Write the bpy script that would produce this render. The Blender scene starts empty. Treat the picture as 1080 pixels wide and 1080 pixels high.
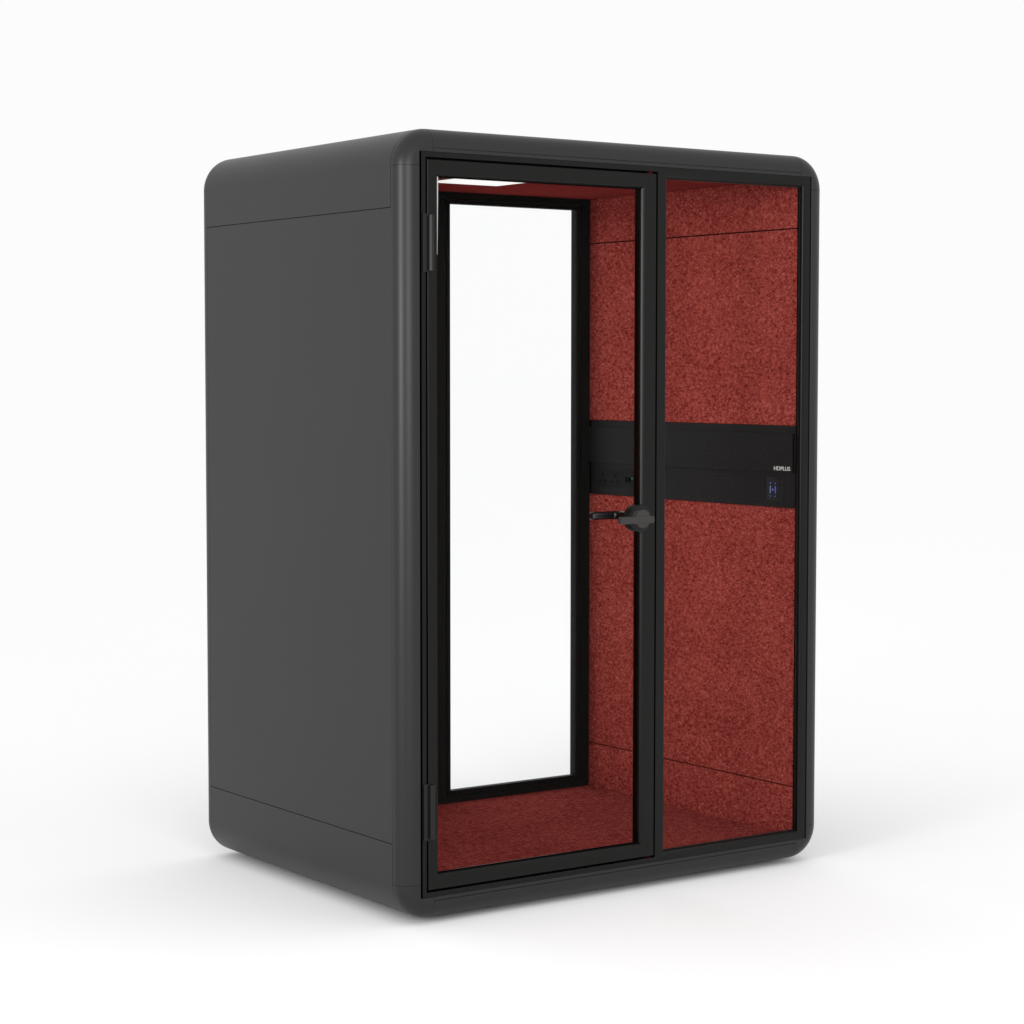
import bpy, bmesh, math
from mathutils import Vector, Matrix
from math import sin, cos, pi, radians

S = bpy.context.scene
COL = S.collection

# ---------------------------------------------------------------- dimensions (metres)
W0, W1 = -0.0635, 1.449          # outer width of the booth
ZB, ZT = -2.063, 0.0645          # outer height (measured from the top edge of the glazed frame)
D = 1.150                        # outer depth
R = 0.100                        # big corner radius
RF = 0.045                       # fillet of the front and back edges
FX = 1.3856                      # width of the black glazed frame
FZ = -2.0                        # height of the black glazed frame
ORG = Vector(((W0 + W1) / 2, D / 2, ZB - 0.014))     # the booth's base centre


# ---------------------------------------------------------------- materials
def nodes_of(name):
    m = bpy.data.materials.new(name)
    m.use_nodes = True
    nt = m.node_tree
    b = nt.nodes['Principled BSDF']
    return m, nt, b


def paint(name, col, rough=0.5, spec=0.5, var=0.06, bump=0.02, scale=900, metal=0.0):
    """painted / anodised surface: faint mottling and a fine powder-coat grain"""
    m, nt, b = nodes_of(name)
    tc = nt.nodes.new('ShaderNodeTexCoord')
    n1 = nt.nodes.new('ShaderNodeTexNoise'); n1.inputs['Scale'].default_value = 3.0
    n1.inputs['Detail'].default_value = 5
    nt.links.new(tc.outputs['Object'], n1.inputs['Vector'])
    r = nt.nodes.new('ShaderNodeMapRange')
    r.inputs['To Min'].default_value = 1 - var
    r.inputs['To Max'].default_value = 1 + var
    nt.links.new(n1.outputs['Fac'], r.inputs['Value'])
    mx = nt.nodes.new('ShaderNodeVectorMath'); mx.operation = 'SCALE'
    mx.inputs[0].default_value = col
    nt.links.new(r.outputs['Result'], mx.inputs['Scale'])
    nt.links.new(mx.outputs['Vector'], b.inputs['Base Color'])
    rr = nt.nodes.new('ShaderNodeMapRange')
    rr.inputs['To Min'].default_value = rough - 0.04
    rr.inputs['To Max'].default_value = rough + 0.04
    nt.links.new(n1.outputs['Fac'], rr.inputs['Value'])
    nt.links.new(rr.outputs['Result'], b.inputs['Roughness'])
    b.inputs['Specular IOR Level'].default_value = spec
    b.inputs['Metallic'].default_value = metal
    if bump:
        n2 = nt.nodes.new('ShaderNodeTexNoise'); n2.inputs['Scale'].default_value = scale
        nt.links.new(tc.outputs['Object'], n2.inputs['Vector'])
        bp = nt.nodes.new('ShaderNodeBump'); bp.inputs['Strength'].default_value = bump
        bp.inputs['Distance'].default_value = 0.001
        nt.links.new(n2.outputs['Fac'], bp.inputs['Height'])
        nt.links.new(bp.outputs['Normal'], b.inputs['Normal'])
    return m


def felt(name, dark, mid, light, s=1.0, stretch=(1, 1, 1)):
    """pressed polyester felt: matted fibres of darker and lighter red"""
    m, nt, b = nodes_of(name)
    tc = nt.nodes.new('ShaderNodeTexCoord')
    mp = nt.nodes.new('ShaderNodeMapping'); mp.inputs['Scale'].default_value = stretch
    nt.links.new(tc.outputs['Object'], mp.inputs['Vector'])
    n1 = nt.nodes.new('ShaderNodeTexNoise'); n1.inputs['Scale'].default_value = 140 * s
    n1.inputs['Detail'].default_value = 8; n1.inputs['Roughness'].default_value = 0.80
    n1.inputs['Distortion'].default_value = 0.9
    nt.links.new(mp.outputs['Vector'], n1.inputs['Vector'])
    n2 = nt.nodes.new('ShaderNodeTexNoise'); n2.inputs['Scale'].default_value = 7 * s
    n2.inputs['Detail'].default_value = 3
    nt.links.new(mp.outputs['Vector'], n2.inputs['Vector'])
    ad = nt.nodes.new('ShaderNodeMath'); ad.operation = 'MULTIPLY_ADD'
    nt.links.new(n2.outputs['Fac'], ad.inputs[0]); ad.inputs[1].default_value = 0.07
    nt.links.new(n1.outputs['Fac'], ad.inputs[2])
    sb = nt.nodes.new('ShaderNodeMath'); sb.operation = 'SUBTRACT'
    nt.links.new(ad.outputs[0], sb.inputs[0]); sb.inputs[1].default_value = 0.035
    cr = nt.nodes.new('ShaderNodeValToRGB')
    e = cr.color_ramp.elements
    e[0].position = 0.375; e[0].color = (*dark, 1)
    e[1].position = 0.655; e[1].color = (*light, 1)
    k = e.new(0.50); k.color = (*mid, 1)
    nt.links.new(sb.outputs[0], cr.inputs['Fac'])
    nt.links.new(cr.outputs['Color'], b.inputs['Base Color'])
    b.inputs['Roughness'].default_value = 0.95
    b.inputs['Specular IOR Level'].default_value = 0.0
    bp = nt.nodes.new('ShaderNodeBump'); bp.inputs['Strength'].default_value = 0.35
    bp.inputs['Distance'].default_value = 0.002
    nt.links.new(n1.outputs['Fac'], bp.inputs['Height'])
    nt.links.new(bp.outputs['Normal'], b.inputs['Normal'])
    return m


def emitter(name, col, strength):
    m, nt, b = nodes_of(name)
    b.inputs['Base Color'].default_value = (*[c * 0.08 for c in col], 1)
    b.inputs['Emission Color'].default_value = (*col, 1)
    b.inputs['Emission Strength'].default_value = strength
    return m


def clear_glass(name):
    m = bpy.data.materials.new(name); m.use_nodes = True
    nt = m.node_tree
    for n in list(nt.nodes):
        if n.type != 'OUTPUT_MATERIAL':
            nt.nodes.remove(n)
    out = [n for n in nt.nodes if n.type == 'OUTPUT_MATERIAL'][0]
    t = nt.nodes.new('ShaderNodeBsdfTransparent'); t.inputs['Color'].default_value = (0.997, 0.999, 0.998, 1)
    g = nt.nodes.new('ShaderNodeBsdfGlossy'); g.inputs['Roughness'].default_value = 0.02
    f = nt.nodes.new('ShaderNodeFresnel'); f.inputs['IOR'].default_value = 1.06
    mx = nt.nodes.new('ShaderNodeMixShader')
    nt.links.new(f.outputs['Fac'], mx.inputs['Fac'])
    nt.links.new(t.outputs['BSDF'], mx.inputs[1]); nt.links.new(g.outputs['BSDF'], mx.inputs[2])
    nt.links.new(mx.outputs['Shader'], out.inputs['Surface'])
    return m


M_SHELL = paint('graphite_powder_coat', (0.0135, 0.0135, 0.0135), 0.40, 0.29, 0.04)
M_FRAME = paint('black_anodised_frame', (0.0015, 0.0015, 0.0011), 0.33, 0.21, 0.08)
M_REAR = paint('black_rear_frame', (0.0065, 0.0068, 0.0062), 0.5, 0.06, 0.08, 0)
M_BLACK = paint('black_cavity', (0.004, 0.004, 0.004), 0.9, 0.0, 0.0, 0)
M_CONS = paint('charcoal_console', (0.0180, 0.0182, 0.0182), 0.6, 0.10, 0.05, 0)
M_STRIP = paint('charcoal_socket_plastic', (0.0120, 0.0122, 0.0125), 0.6, 0.10, 0.05)
M_CTL = paint('charcoal_touch_plate', (0.0185, 0.0188, 0.0185), 0.5, 0.12, 0.04)
M_HINGE = paint('black_hinge', (0.007, 0.007, 0.007), 0.36, 0.24, 0.05)
M_ROSE = paint('dark_lock_metal', (0.0050, 0.0060, 0.0055), 0.36, 0.20, 0.05)
M_LEVER = paint('grey_lever_metal', (0.030, 0.0285, 0.0275), 0.40, 0.25, 0.05)
M_DARKLEVER = paint('polished_black_lever', (0.008, 0.008, 0.008), 0.16, 0.6, 0.05, 0)
M_TRAY_GLINT = paint('pale_tray_and_glint', (0.45, 0.45, 0.45), 0.5, 0.3, 0.03)  # lamp tray, and the door sliver that imitates a reflection
M_FELT = felt('red_felt', (0.115, 0.0130, 0.0110), (0.37, 0.056, 0.045), (0.70, 0.185, 0.145), 1.0, (1, 0.62, 1))
M_CEIL = felt('red_ceiling_felt', (0.15, 0.018, 0.0155), (0.24, 0.033, 0.029), (0.33, 0.060, 0.052), 1.2)
M_CARPET = felt('red_carpet', (0.10, 0.0125, 0.0110), (0.26, 0.044, 0.037), (0.48, 0.120, 0.098), 0.8, (0.6, 1.1, 1))
M_GLASS = clear_glass('clear_glass')
M_LAMP = emitter('led_diffuser', (1.0, 0.99, 0.97), 0.84)
M_ICON = emitter('blue_icons', (0.10, 0.16, 0.75), 0.6)
M_ICONV = emitter('violet_icon', (0.45, 0.25, 0.75), 1.0)
M_ICONG = emitter('pale_blue_bar', (0.16, 0.28, 0.50), 0.6)
M_TEAL = emitter('teal_light', (0.02, 0.22, 0.22), 0.6)
M_WHITE = paint('white_lettering', (0.85, 0.85, 0.85), 0.5, 0.2, 0.0, 0)

# the studio floor: white seamless surface with the faintest unevenness
M_FLOOR, nt, b = nodes_of('white_studio_floor')
n = nt.nodes.new('ShaderNodeTexNoise'); n.inputs['Scale'].default_value = 0.6
tc = nt.nodes.new('ShaderNodeTexCoord'); nt.links.new(tc.outputs['Object'], n.inputs['Vector'])
cr = nt.nodes.new('ShaderNodeValToRGB')
cr.color_ramp.elements[0].color = (0.994, 0.994, 0.994, 1); cr.color_ramp.elements[1].color = (0.999, 0.999, 0.999, 1)
nt.links.new(n.outputs['Fac'], cr.inputs['Fac']); nt.links.new(cr.outputs['Color'], b.inputs['Base Color'])
b.inputs['Roughness'].default_value = 0.6; b.inputs['Specular IOR Level'].default_value = 0.0


# ---------------------------------------------------------------- helpers
BOOTH = bpy.data.objects.new('office_booth', None)
COL.objects.link(BOOTH)
BOOTH.empty_display_size = 0.3
BOOTH['label'] = 'dark graphite office booth with rounded corners, glass door and red felt lined interior'
BOOTH['category'] = 'office booth'


def build(name, bm, mat, parent=BOOTH, smooth=35):
    bmesh.ops.recalc_face_normals(bm, faces=bm.faces)
    me = bpy.data.meshes.new(name)
    bmesh.ops.translate(bm, verts=bm.verts, vec=-ORG)
    bm.to_mesh(me); bm.free()
    me.materials.append(mat)
    if smooth:
        for p in me.polygons:
            p.use_smooth = True
        me.set_sharp_from_angle(angle=radians(smooth))
    o = bpy.data.objects.new(name, me)
    COL.objects.link(o)
    o.parent = parent
    return o


def box(bm, x0, x1, y0, y1, z0, z1, bev=0.0, seg=2):
    r = bmesh.ops.create_cube(bm, size=1)
    vs = r['verts']
    for v in vs:
        v.co = Vector((x0 + (v.co.x + .5) * (x1 - x0), y0 + (v.co.y + .5) * (y1 - y0), z0 + (v.co.z + .5) * (z1 - z0)))
    if bev:
        es = {e for v in vs for e in v.link_edges}
        bmesh.ops.bevel(bm, geom=list(es), offset=bev, segments=seg, affect='EDGES', profile=0.5)
    return bm


def B(*a, **k):
    return box(bmesh.new(), *a, **k)


def skin_rings(bm, rings, close_profile=True, close_sweep=False, caps=True):
    """join a list of point rings (same length) into a surface"""
    vs = [[bm.verts.new(p) for p in r] for r in rings]
    n = len(vs[0]); k = len(vs)
    for i in range(k if close_sweep else k - 1):
        a, c = vs[i], vs[(i + 1) % k]
        for j in range(n if close_profile else n - 1):
            q = [a[j], a[(j + 1) % n], c[(j + 1) % n], c[j]]
            try:
                bm.faces.new(q)
            except ValueError:
                pass
    if caps and not close_sweep:
        bm.faces.new(vs[0]); bm.faces.new(list(reversed(vs[-1])))
    return bm


def rect_sweep(bm, inner, outer, prof):
    """mitred rectangular frame; prof entries (kind, offset, y): 'i' = outward from the inner edge, 'o' = inward from the outer edge"""
    (ix0, ix1, iz0, iz1), (ox0, ox1, oz0, oz1) = inner, outer
    rings = []
    for cx, cz in ((0, 0), (1, 0), (1, 1), (0, 1)):
        ring = []
        sx = 1 if cx else -1; sz = 1 if cz else -1
        for kind, o, y in prof:
            if kind == 'i':
                ring.append(Vector(((ix1 if cx else ix0) + sx * o, y, (iz1 if cz else iz0) + sz * o)))
            else:
                ring.append(Vector(((ox1 if cx else ox0) - sx * o, y, (oz1 if cz else oz0) - sz * o)))
        rings.append(ring)
    return skin_rings(bm, rings, True, True)


def tube(bm, pts, rad, seg=20):
    """round bar through pts"""
    rings = []
    for i, p in enumerate(pts):
        if i == 0: t = pts[1] - pts[0]
        elif i == len(pts) - 1: t = pts[-1] - pts[-2]
        else: t = (pts[i + 1] - p).normalized() + (p - pts[i - 1]).normalized()
        t.normalize()
        up = Vector((0, 0, 1)); s = t.cross(up).normalized()
        rr = rad[i] if isinstance(rad, (list, tuple)) else rad
        rings.append([p + (s * cos(2 * pi * k / seg) + up * sin(2 * pi * k / seg)) * rr for k in range(seg)])
    return skin_rings(bm, rings)


def disc(bm, cx, cz, r, y0, y1, ch=0.0, seg=64):
    """round plate with its face towards the front at y0"""
    prof = [(0, y1), (r, y1), (r, y0 + ch), (r - ch * .3, y0 + ch * .3), (r - ch, y0)] if ch else [(0, y1), (r, y1), (r, y0)]
    rings = [[Vector((cx + q * cos(2 * pi * k / seg), y, cz + q * sin(2 * pi * k / seg))) for k in range(seg)] for q, y in prof[1:]]
    return skin_rings(bm, rings)


# ---------------------------------------------------------------- outer shell: roof, base and two side panels
Y0, Y1 = 0.0535, D - 0.0525
TH = 0.042
SE0, SE1 = -0.1468, -1.8540       # the horizontal seams of the sides


def arc_section(top):
    """outer and inner outline of the roof (or base) piece, left seam to right seam"""
    g = 0.0008
    zs = (SE0 + g) if top else (SE1 - g)
    sg = 1 if top else -1
    zt = ZT if top else ZB
    out = [(W0, zs)]
    N = 20
    for i in range(N + 1):
        a = pi - (pi / 2) * i / N
        out.append((W0 + R + R * cos(a), zt - sg * R + sg * R * sin(a)))
    for i in range(N + 1):
        a = pi / 2 - (pi / 2) * i / N
        out.append((W1 - R + R * cos(a), zt - sg * R + sg * R * sin(a)))
    out.append((W1, zs))
    r2 = R - TH
    inn = [(W0 + TH, zs)]
    for i in range(N + 1):
        a = pi - (pi / 2) * i / N
        inn.append((W0 + R + r2 * cos(a), zt - sg * R + sg * r2 * sin(a)))
    for i in range(N + 1):
        a = pi / 2 - (pi / 2) * i / N
        inn.append((W1 - R + r2 * cos(a), zt - sg * R + sg * r2 * sin(a)))
    inn.append((W1 - TH, zs))
    return out, inn


for name, top in (('roof_shell', True), ('base_shell', False)):
    out, inn = arc_section(top)
    bm = bmesh.new()
    k = len(out)
    vo = [[bm.verts.new((x, y, z)) for x, z in out] for y in (Y0, Y1)]
    vi = [[bm.verts.new((x, y, z)) for x, z in inn] for y in (Y0, Y1)]
    for i in range(k - 1):
        bm.faces.new((vo[0][i], vo[0][i + 1], vo[1][i + 1], vo[1][i]))
        bm.faces.new((vi[0][i], vi[1][i], vi[1][i + 1], vi[0][i + 1]))
        for j in (0, 1):
            bm.faces.new((vo[j][i], vi[j][i], vi[j][i + 1], vo[j][i + 1]))
    for i in (0, k - 1):
        bm.faces.new((vo[0][i], vi[0][i], vi[1][i], vo[1][i]))
    build(name, bm, M_SHELL, smooth=30)

build('side_panel', B(W0, W0 + TH, Y0, Y1, SE1 + .0008, SE0 - .0008, .0006, 1), M_SHELL)
build('side_panel', B(W1 - TH, W1, Y0, Y1, SE1 + .0008, SE0 - .0008, .0006, 1), M_SHELL)

# black core behind the seams
bm = bmesh.new()
rect_sweep(bm, (0.012, FX - .010, FZ - .006, 0.016), (W0 + .0435, W1 - .0435, ZB + .0435, ZT - .0435),
           [('i', 0, .052), ('o', 0, .052), ('o', 0, D - .052), ('i', 0, D - .052)])
build('core_liner', bm, M_BLACK)

for fx in (W0 + .28, W1 - .28):
    for fy in (.26, D - .26):
        seg = 32
        build('levelling_foot', skin_rings(bmesh.new(), [[Vector((fx + q * cos(2 * pi * k / seg), fy + q * sin(2 * pi * k / seg), ZB + z)) for k in range(seg)]
              for q, z in ((.028, -.014), (.030, -.012), (.030, -.006), (.018, -.004), (.018, .004))]), M_BLACK)

# ---------------------------------------------------------------- rounded trim rings, front and back
g = 0.0008
RIN = 0.0060                          # gap between the trim and the black frame
SEC = 10


def fillet(n_out):
    """profile of the outer edge from the flat front round to the side: (outward offset from centre of ring edge, y)"""
    return [(n_out - RF + RF * sin(a), RF - RF * cos(a)) for a in [pi / 2 * i / SEC for i in range(SEC + 1)]]


def ring_y(y, back):
    return D - y if back else y


YEND = 0.0520
for back in (False, True):
    # four straight lengths
    for side in ('L', 'R', 'T', 'B'):
        if side == 'L': m, a0, a1 = -W0, FZ + .0365 + g, -.0365 - g
        if side == 'R': m, a0, a1 = W1 - FX, FZ + .0365 + g, -.0365 - g
        if side == 'T': m, a0, a1 = ZT, .0365 + g, FX - .0365 - g
        if side == 'B': m, a0, a1 = FZ - ZB, .0365 + g, FX - .0365 - g
        prof = [(RIN if side in 'LR' else .0008, YEND), (RIN if side in 'LR' else .0008, 0.0010), (RIN + .001 if side in 'LR' else .0018, 0.0)]
        if side in 'TB':                           # thin drip groove along the head and the sill
            prof += [(.0098, 0), (.0102, .003), (.0118, .003), (.0122, 0)]
        prof += fillet(m) + [(m, YEND)]
        bm = bmesh.new(); rings = []
        for a in (a0, a1):
            ring = []
            for n_, y in prof:
                yy = ring_y(y, back)
                ring.append(Vector({'L': (-n_, yy, a), 'R': (FX + n_, yy, a), 'T': (a, yy, n_), 'B': (a, yy, FZ - n_)}[side]))
            rings.append(ring)
        skin_rings(bm, rings)
        build('edge_trim', bm, M_SHELL, smooth=25)
    # four corners
    for sx in (-1, 1):
        for sz in (-1, 1):
            mx = -W0 if sx < 0 else W1 - FX
            mz = ZT if sz > 0 else FZ - ZB
            mm = max(mx, mz)
            ex = 0 if sx < 0 else FX
            ez = 0 if sz > 0 else FZ
            c = .0365                                # centre of the big radius, inside the frame
            Rx, Rz = mx + c, mz + c
            N = 24; rings = []
            for i in range(N + 1):
                th = pi / 2 * i / N                  # 0 = sideways, 90 = up
                ux, uz = cos(th), sin(th)
                k = min((c + RIN) / max(ux, 1e-6), (c + .0008) / max(uz, 1e-6))
                ring = []
                def P(rx, rz, y):
                    return Vector((ex - sx * c + sx * rx, ring_y(y, back), ez - sz * c + sz * rz))
                ring.append(P(ux * k, uz * k, YEND)); ring.append(P(ux * k, uz * k, 0.001))
                k2 = k + .001
                ring.append(P(ux * k2, uz * k2, 0.0))
                for q, y in fillet(1.0):
                    ring.append(P(ux * (Rx - (1 - q)), uz * (Rz - (1 - q)), y))
                ring.append(P(ux * Rx, uz * Rz, YEND))
                rings.append(ring)
            bm = bmesh.new(); skin_rings(bm, rings)
            build('corner_trim', bm, M_SHELL, smooth=25)

# ---------------------------------------------------------------- black glazed frame
DG = (.0130, .8010, -1.9868, -.0135)          # door opening in the frame
WO = (.8357, 1.3588, -1.9745, -.0290)         # opening of the fixed window
bm = bmesh.new()
FY = .046
fo = .0006
box(bm, 0, DG[0], fo, FY, FZ, 0)
box(bm, DG[0], DG[1], fo, FY, DG[3], 0)
box(bm, DG[0], DG[1], fo, FY, FZ, DG[2])
rect_sweep(bm, WO, (DG[1], FX, FZ, 0), [('i', 0, .0265), ('i', 0, .009), ('i', .0007, .0045), ('i', .003, .0018), ('i', .0065, fo), ('o', 0, fo), ('o', 0, .0265)])
# rebate the door closes against
rect_sweep(bm, (.034, .776, -1.962, -.036), (-.0000, .8012, -2.0, -.0), [('i', 0, FY + .001), ('i', 0, .060), ('o', 0, .060), ('o', 0, FY + .001)])
build('front_frame', bm, M_FRAME)

# fixed window
fixed = build('fixed_window', B(WO[0] - .003, WO[1] + .003, .019, .0255, WO[2] - .003, WO[3] + .003), M_GLASS, smooth=0)
fixed['label'] = 'narrow fixed glass pane right of the door'
bm = bmesh.new()
rect_sweep(bm, (WO[0] + .0022, WO[1] - .0012, WO[2] + .003, WO[3] - .003), WO, [('i', 0, .0188), ('i', 0, .0140), ('o', .0002, .0140), ('o', .0002, .0188)])
build('gasket', bm, M_HINGE, fixed)

# ---------------------------------------------------------------- door
DO = (.0190, .7965, -1.9812, -.0196)
DI = (.0535, .7463, -1.9385, -.0640)
bm = bmesh.new()
rect_sweep(bm, DI, DO, [('i', .0062, .044), ('i', .0062, .0250), ('i', 0, .0246), ('i', 0, .0090), ('i', .0005, .0078), ('i', .0048, .0008), ('i', .0058, 0),
                        ('o', .0016, 0), ('o', 0, .0016), ('o', 0, .044)])
door = build('door', bm, M_FRAME)
pane = build('glass_pane', B(DI[0] - .003, DI[1] + .003, .0175, .0245, DI[2] - .003, DI[3] + .003), M_GLASS, door, smooth=0)
bm = bmesh.new()                                   # pale sliver standing in for a fading reflection, tapering out down the hinge stile
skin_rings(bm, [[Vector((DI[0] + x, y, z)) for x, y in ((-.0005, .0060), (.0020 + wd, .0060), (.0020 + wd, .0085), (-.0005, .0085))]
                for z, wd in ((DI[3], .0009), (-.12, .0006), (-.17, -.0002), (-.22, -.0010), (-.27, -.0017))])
build('glint_sliver', bm, M_TRAY_GLINT, door)
for zz in (DI[2] + .0001, DI[3] - .0014):
    build('gasket', B(DI[0] + .0003, DI[1] - .0003, .0072, .0173, zz, zz + .0013), M_BLACK, door)

for z0, z1 in ((-.3150, -.1655), (-1.8420, -1.6920)):
    bm = bmesh.new()
    box(bm, .0030, .0215, -.0022, .0004, z0 - .002, z1 + .002, .0006)
    seg = 28
    rings = [[Vector((.0272 + r * cos(2 * pi * k / seg), -.0050 + r * sin(2 * pi * k / seg), z)) for k in range(seg)]
             for r, z in ((.0068, z0), (.0080, z0 + .0012), (.0080, z1 - .0012), (.0068, z1))]
    skin_rings(bm, rings)
    build('hinge', bm, M_HINGE, door)

# lock rose and the two levers
HX, HZ = .7320, -.9990
build('lock_rose', disc(bmesh.new(), HX, HZ, .0390, -.0125, .0172, .0025), M_ROSE, door, smooth=40)
bm = disc(bmesh.new(), HX - .0055, HZ, .0262, -.0330, -.0126, .0012)
ly0, ly1 = -.0335, -.0240
# flat blade of the outside lever, rounded ends, widening to the hub
zt, zb = HZ + .0075, HZ - .0135
pts = []
for i in range(9):
    a = pi / 2 + pi * i / 8
    pts.append((.6510 + .0085 * cos(a), (zt + zb) / 2 + (zt - zb) / 2 * sin(a)))
for i in range(9):
    a = -pi / 2 + pi * i / 8
    pts.append((.7600 + .0075 * cos(a), (zt + zb) / 2 + (zt - zb) / 2 * sin(a)))
bm2 = bmesh.new()
skin_rings(bm2, [[Vector((x, y, z)) for x, z in pts] for y in (-.0350, -.0220)])
bmesh.ops.bevel(bm2, geom=[e for e in bm2.edges if abs(e.verts[0].co.y - e.verts[1].co.y) < 1e-6], offset=.0012, segments=2, affect='EDGES')
tmp = bpy.data.meshes.new('tmp'); bm2.to_mesh(tmp); bm2.free(); bm.from_mesh(tmp); bpy.data.meshes.remove(tmp)
build('lever_handle', bm, M_LEVER, door, smooth=40)
bm = bmesh.new()
zi = HZ + .004
path = [Vector((HX + .004, .0247, zi)), Vector((HX + .004, .080, zi))]
for i in range(1, 9):
    a = pi / 2 * i / 8
    path.append(Vector((HX + .004 - .022 * (1 - cos(a)), .080 + .022 * sin(a), zi)))
path += [Vector((.655, .102, zi)), Vector((.645, .102, zi)), Vector((.6415, .102, zi))]
tube(bm, path, [.0125] * (len(path) - 3) + [.0118, .0110, .0075])
build('inside_lever', bm, M_DARKLEVER, door, smooth=50)

# ---------------------------------------------------------------- rear window and rear panel
RY = 1.055
RI = (.7925, 1.3020, -1.9535, -.0410)
RO = (.7000, 1.3585, -1.9940, -.0035)
bm = bmesh.new()
rect_sweep(bm, RI, RO, [('i', 0, 1.080), ('i', 0, RY + .002), ('i', .002, RY), ('i', .0140, RY), ('i', .0150, RY + .004), ('i', .0185, RY + .004),
                        ('i', .0195, RY - .001), ('o', .0015, RY - .001), ('o', 0, RY + .0005), ('o', 0, 1.092), ('i', .004, 1.092)])
rear = build('rear_window', bm, M_REAR)
build('glass_pane', B(RI[0] - .002, RI[1] + .002, 1.0745, 1.0795, RI[2] - .002, RI[3] + .002), M_GLASS, rear, smooth=0)
build('rear_panel', B(.002, .6995, 1.0930, 1.100, FZ + .002, -.002, .001), M_SHELL)
bm = bmesh.new()
rect_sweep(bm, (.7005, 1.3590, -1.9945, -.0030), (.6998, FX - .0005, FZ + .0005, -.0005),
           [('i', 0, 1.0925), ('o', 0, 1.0925), ('o', 0, 1.101), ('i', 0, 1.101)])
build('rear_surround', bm, M_REAR)

# ---------------------------------------------------------------- interior lining
XW = 1.3600
YF, YBK = .0610, RY
for x0, x1 in ((XW, XW + .0145), (.0135, .0250)):
    # four felt panels stacked on each side wall
    for z0, z1 in ((-.1492, -.0035), (-.7440, -.1534), (-1.8425, -.9950), (-1.9935, -1.8465)) if x0 > 1 else ((-.1500, -.0035), (-1.8430, -.1528), (-1.9935, -1.8458)):
        build('felt_panel', B(x0, x1, .0268 if x0 > 1 else YF, YBK + .030, z0, z1), M_FELT, smooth=0)
build('felt_panel', B(.0255, .6990, RY - .002, 1.0815, -1.9935, -.0035, .001, 1), M_FELT)
build('ceiling_panel', B(.0135, XW + .0145, YF, 1.0815, -.0030, .0150), M_CEIL)
build('carpet', B(.0135, XW + .0145, YF, 1.0815, -2.0050, -1.9940), M_CARPET)

# ceiling lamp: white diffuser in a slim tray
LX0, LX1, LY0, LY1 = .5060, .7670, .340, .7560
bm = bmesh.new()
for a in ((LX0 - .003, LX0, LY0 - .003, LY1 + .003), (LX1, LX1 + .003, LY0 - .003, LY1 + .003), (LX0, LX1, LY0 - .003, LY0), (LX0, LX1, LY1, LY1 + .003)):
    box(bm, *a, -.0062, -.0030)
lamp = build('ceiling_light', bm, M_TRAY_GLINT)
build('light_diffuser', B(LX0, LX1, LY0, LY1, -.0058, -.0030), M_LAMP, lamp, smooth=0)

# ---------------------------------------------------------------- console band on the right wall
build('console_backing', B(XW + .002, XW + .0145, .0268, 1.0850, -.9945, -.7445), M_BLACK)
build('console_board', B(XW - .0036, XW + .0018, .0272, 1.0450, -.9940, -.7450, .0010), M_CONS)
eq = build('equipment_box', B(XW - .0100, XW - .0038, .0300, 1.0545, -.8868, -.7686, .0008), M_CONS)
build('end_shade', B(XW - .0098, XW - .0038, .0276, .0298, -.8866, -.7688), M_BLACK, eq)  # added black plate, stands in for shade on the box's front end
# lettering on the box
cu = bpy.data.curves.new('lettering', 'FONT')
cu.body = 'HDPLUS'; cu.size = 0.0170; cu.extrude = 0.0002; cu.align_x = 'LEFT'
cu.space_character = 1.02; cu.offset = 0.0002
tmp = bpy.data.objects.new('tmp_text', cu); COL.objects.link(tmp)
bpy.context.view_layer.update()
dg = bpy.context.evaluated_depsgraph_get()
me = bpy.data.meshes.new_from_object(tmp.evaluated_get(dg))
bpy.data.objects.remove(tmp); bpy.data.curves.remove(cu)
wx = [v.co.x for v in me.vertices]; w = max(wx) - min(wx); x_min = min(wx)
for v in me.vertices:                       # text runs from the back of the booth towards the front, read from inside
    t = (v.co.x - x_min) / w
    v.co = Vector((XW - .0102 - v.co.z, .1130 - t * .0730, -.8805 + v.co.y)) - ORG
me.name = 'lettering'; me.materials.clear(); me.materials.append(M_WHITE)
lo = bpy.data.objects.new('lettering', me); COL.objects.link(lo); lo.parent = eq

strip = build('socket_strip', B(XW - .0056, XW - .0037, .760, 1.0080, -.9695, -.9070, .0008), M_STRIP)
def hole(bm, y, z, r=.0046):
    seg = 12
    rings = [[Vector((x, y + r * cos(2 * pi * k / seg), z + r * sin(2 * pi * k / seg))) for k in range(seg)] for x in (XW - .0060, XW - .0050)]
    skin_rings(bm, rings)
for yc in (.9770, .9090):
    bm = bmesh.new()
    hole(bm, yc, -.9280, .0044); hole(bm, yc + .0155, -.9490, .0042); hole(bm, yc - .0145, -.9490, .0042)
    build('socket', bm, M_BLACK, strip)
for yc in (.8470, .8310):
    bm = B(XW - .0062, XW - .0050, yc - .0055, yc + .0055, -.9480, -.9310, .0008, 1)
    build('usb_port', bm, M_BLACK, strip)
build('indicator_light', B(XW - .0061, XW - .0050, .8130, .8210, -.9365, -.9320), M_TEAL, strip, smooth=0)

ctl = build('control_panel', B(XW - .0100, XW - .0037, .0770, .1470, -.9750, -.9025, .0015), M_CTL)
def icon(y0, y1, z0, z1, mat):
    build('touch_icon', B(XW - .0104, XW - .0098, y0 + .008, y1 + .008, z0, z1), mat, ctl, smooth=0)
for yy in (.1210, .0980):
    icon(yy - .0022, yy + .0022, -.9230, -.9190, M_ICON)
    icon(yy - .0018, yy + .0018, -.9622, -.9590, M_ICON)
    icon(yy - .0018, yy + .0018, -.9515, -.9295, M_ICONG if yy > .11 else M_ICON)
icon(.1074, .1116, -.9425, -.9390, M_ICONV)

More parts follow.
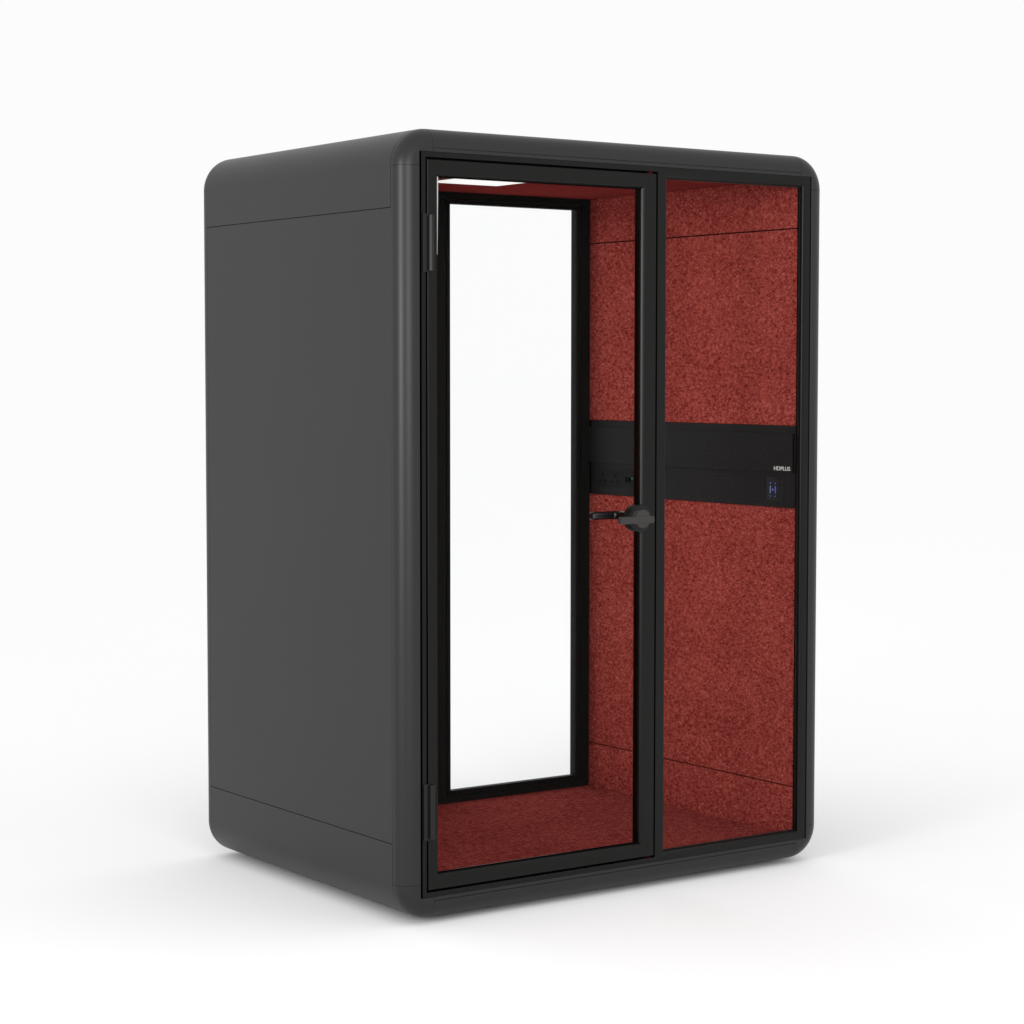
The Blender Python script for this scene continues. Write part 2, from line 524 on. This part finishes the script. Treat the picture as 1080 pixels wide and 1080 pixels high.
# the booth stands at the origin, its base on the floor
BOOTH.location = (0, 0, 0)

# ---------------------------------------------------------------- studio floor
bm = bmesh.new()
bmesh.ops.create_circle(bm, cap_ends=True, radius=400, segments=128)
me = bpy.data.meshes.new('floor'); bm.to_mesh(me); bm.free(); me.materials.append(M_FLOOR)
fl = bpy.data.objects.new('floor', me); COL.objects.link(fl)
fl['kind'] = 'structure'; fl['label'] = 'seamless white studio floor'

# ---------------------------------------------------------------- camera (solved from the photograph)
F = 2386.66; YAW = radians(35.158922); PIT = radians(3.559630); ROL = radians(0.033088)
CP = Vector((-3.274326, -5.065113, -0.580355)) - ORG
fw = Vector((sin(YAW) * cos(PIT), cos(YAW) * cos(PIT), -sin(PIT)))
r = Vector((cos(YAW), -sin(YAW), 0)); u = r.cross(fw)
r2 = r * cos(ROL) + u * sin(ROL); u2 = u * cos(ROL) - r * sin(ROL)
cam = bpy.data.cameras.new('camera'); co = bpy.data.objects.new('camera', cam); COL.objects.link(co)
cam.sensor_width = 36; cam.lens = F / 1080 * 36; cam.clip_end = 1000
co.matrix_world = Matrix(((r2.x, u2.x, -fw.x, CP.x), (r2.y, u2.y, -fw.y, CP.y), (r2.z, u2.z, -fw.z, CP.z), (0, 0, 0, 1)))
S.camera = co

# ---------------------------------------------------------------- studio light
w = bpy.data.worlds.new('World'); S.world = w; w.use_nodes = True
w.node_tree.nodes['Background'].inputs['Color'].default_value = (1, 1, 1, 1)
w.node_tree.nodes['Background'].inputs['Strength'].default_value = 0.975


def area(name, loc, target, sx, sy, power, col=(1, 1, 1)):
    l = bpy.data.lights.new(name, 'AREA'); l.shape = 'RECTANGLE'; l.size = sx; l.size_y = sy
    l.energy = power; l.color = col
    o = bpy.data.objects.new(name, l); COL.objects.link(o)
    o.location = loc
    o.rotation_euler = (Vector(target) - Vector(loc)).to_track_quat('-Z', 'Y').to_euler()
    return o


area('overhead_softbox', (0, -0.5, 7.0), (0, -0.5, 0), 9, 9, 1)
area('strip_softbox', (-5.4, -1.95, 2.0), (-0.75, -0.55, 1.95), 1.5, 1.9, 27).data.spread = radians(75)
area('front_softbox', (-2.5, -6.0, 2.2), (0.3, 0.0, 1.9), 3.0, 1.8, 26).data.spread = radians(70)

S.view_settings.view_transform = 'Standard'
S.view_settings.look = 'None'
S.view_settings.gamma = 1
S.view_settings.use_curve_mapping = False
S.view_settings.exposure = 0
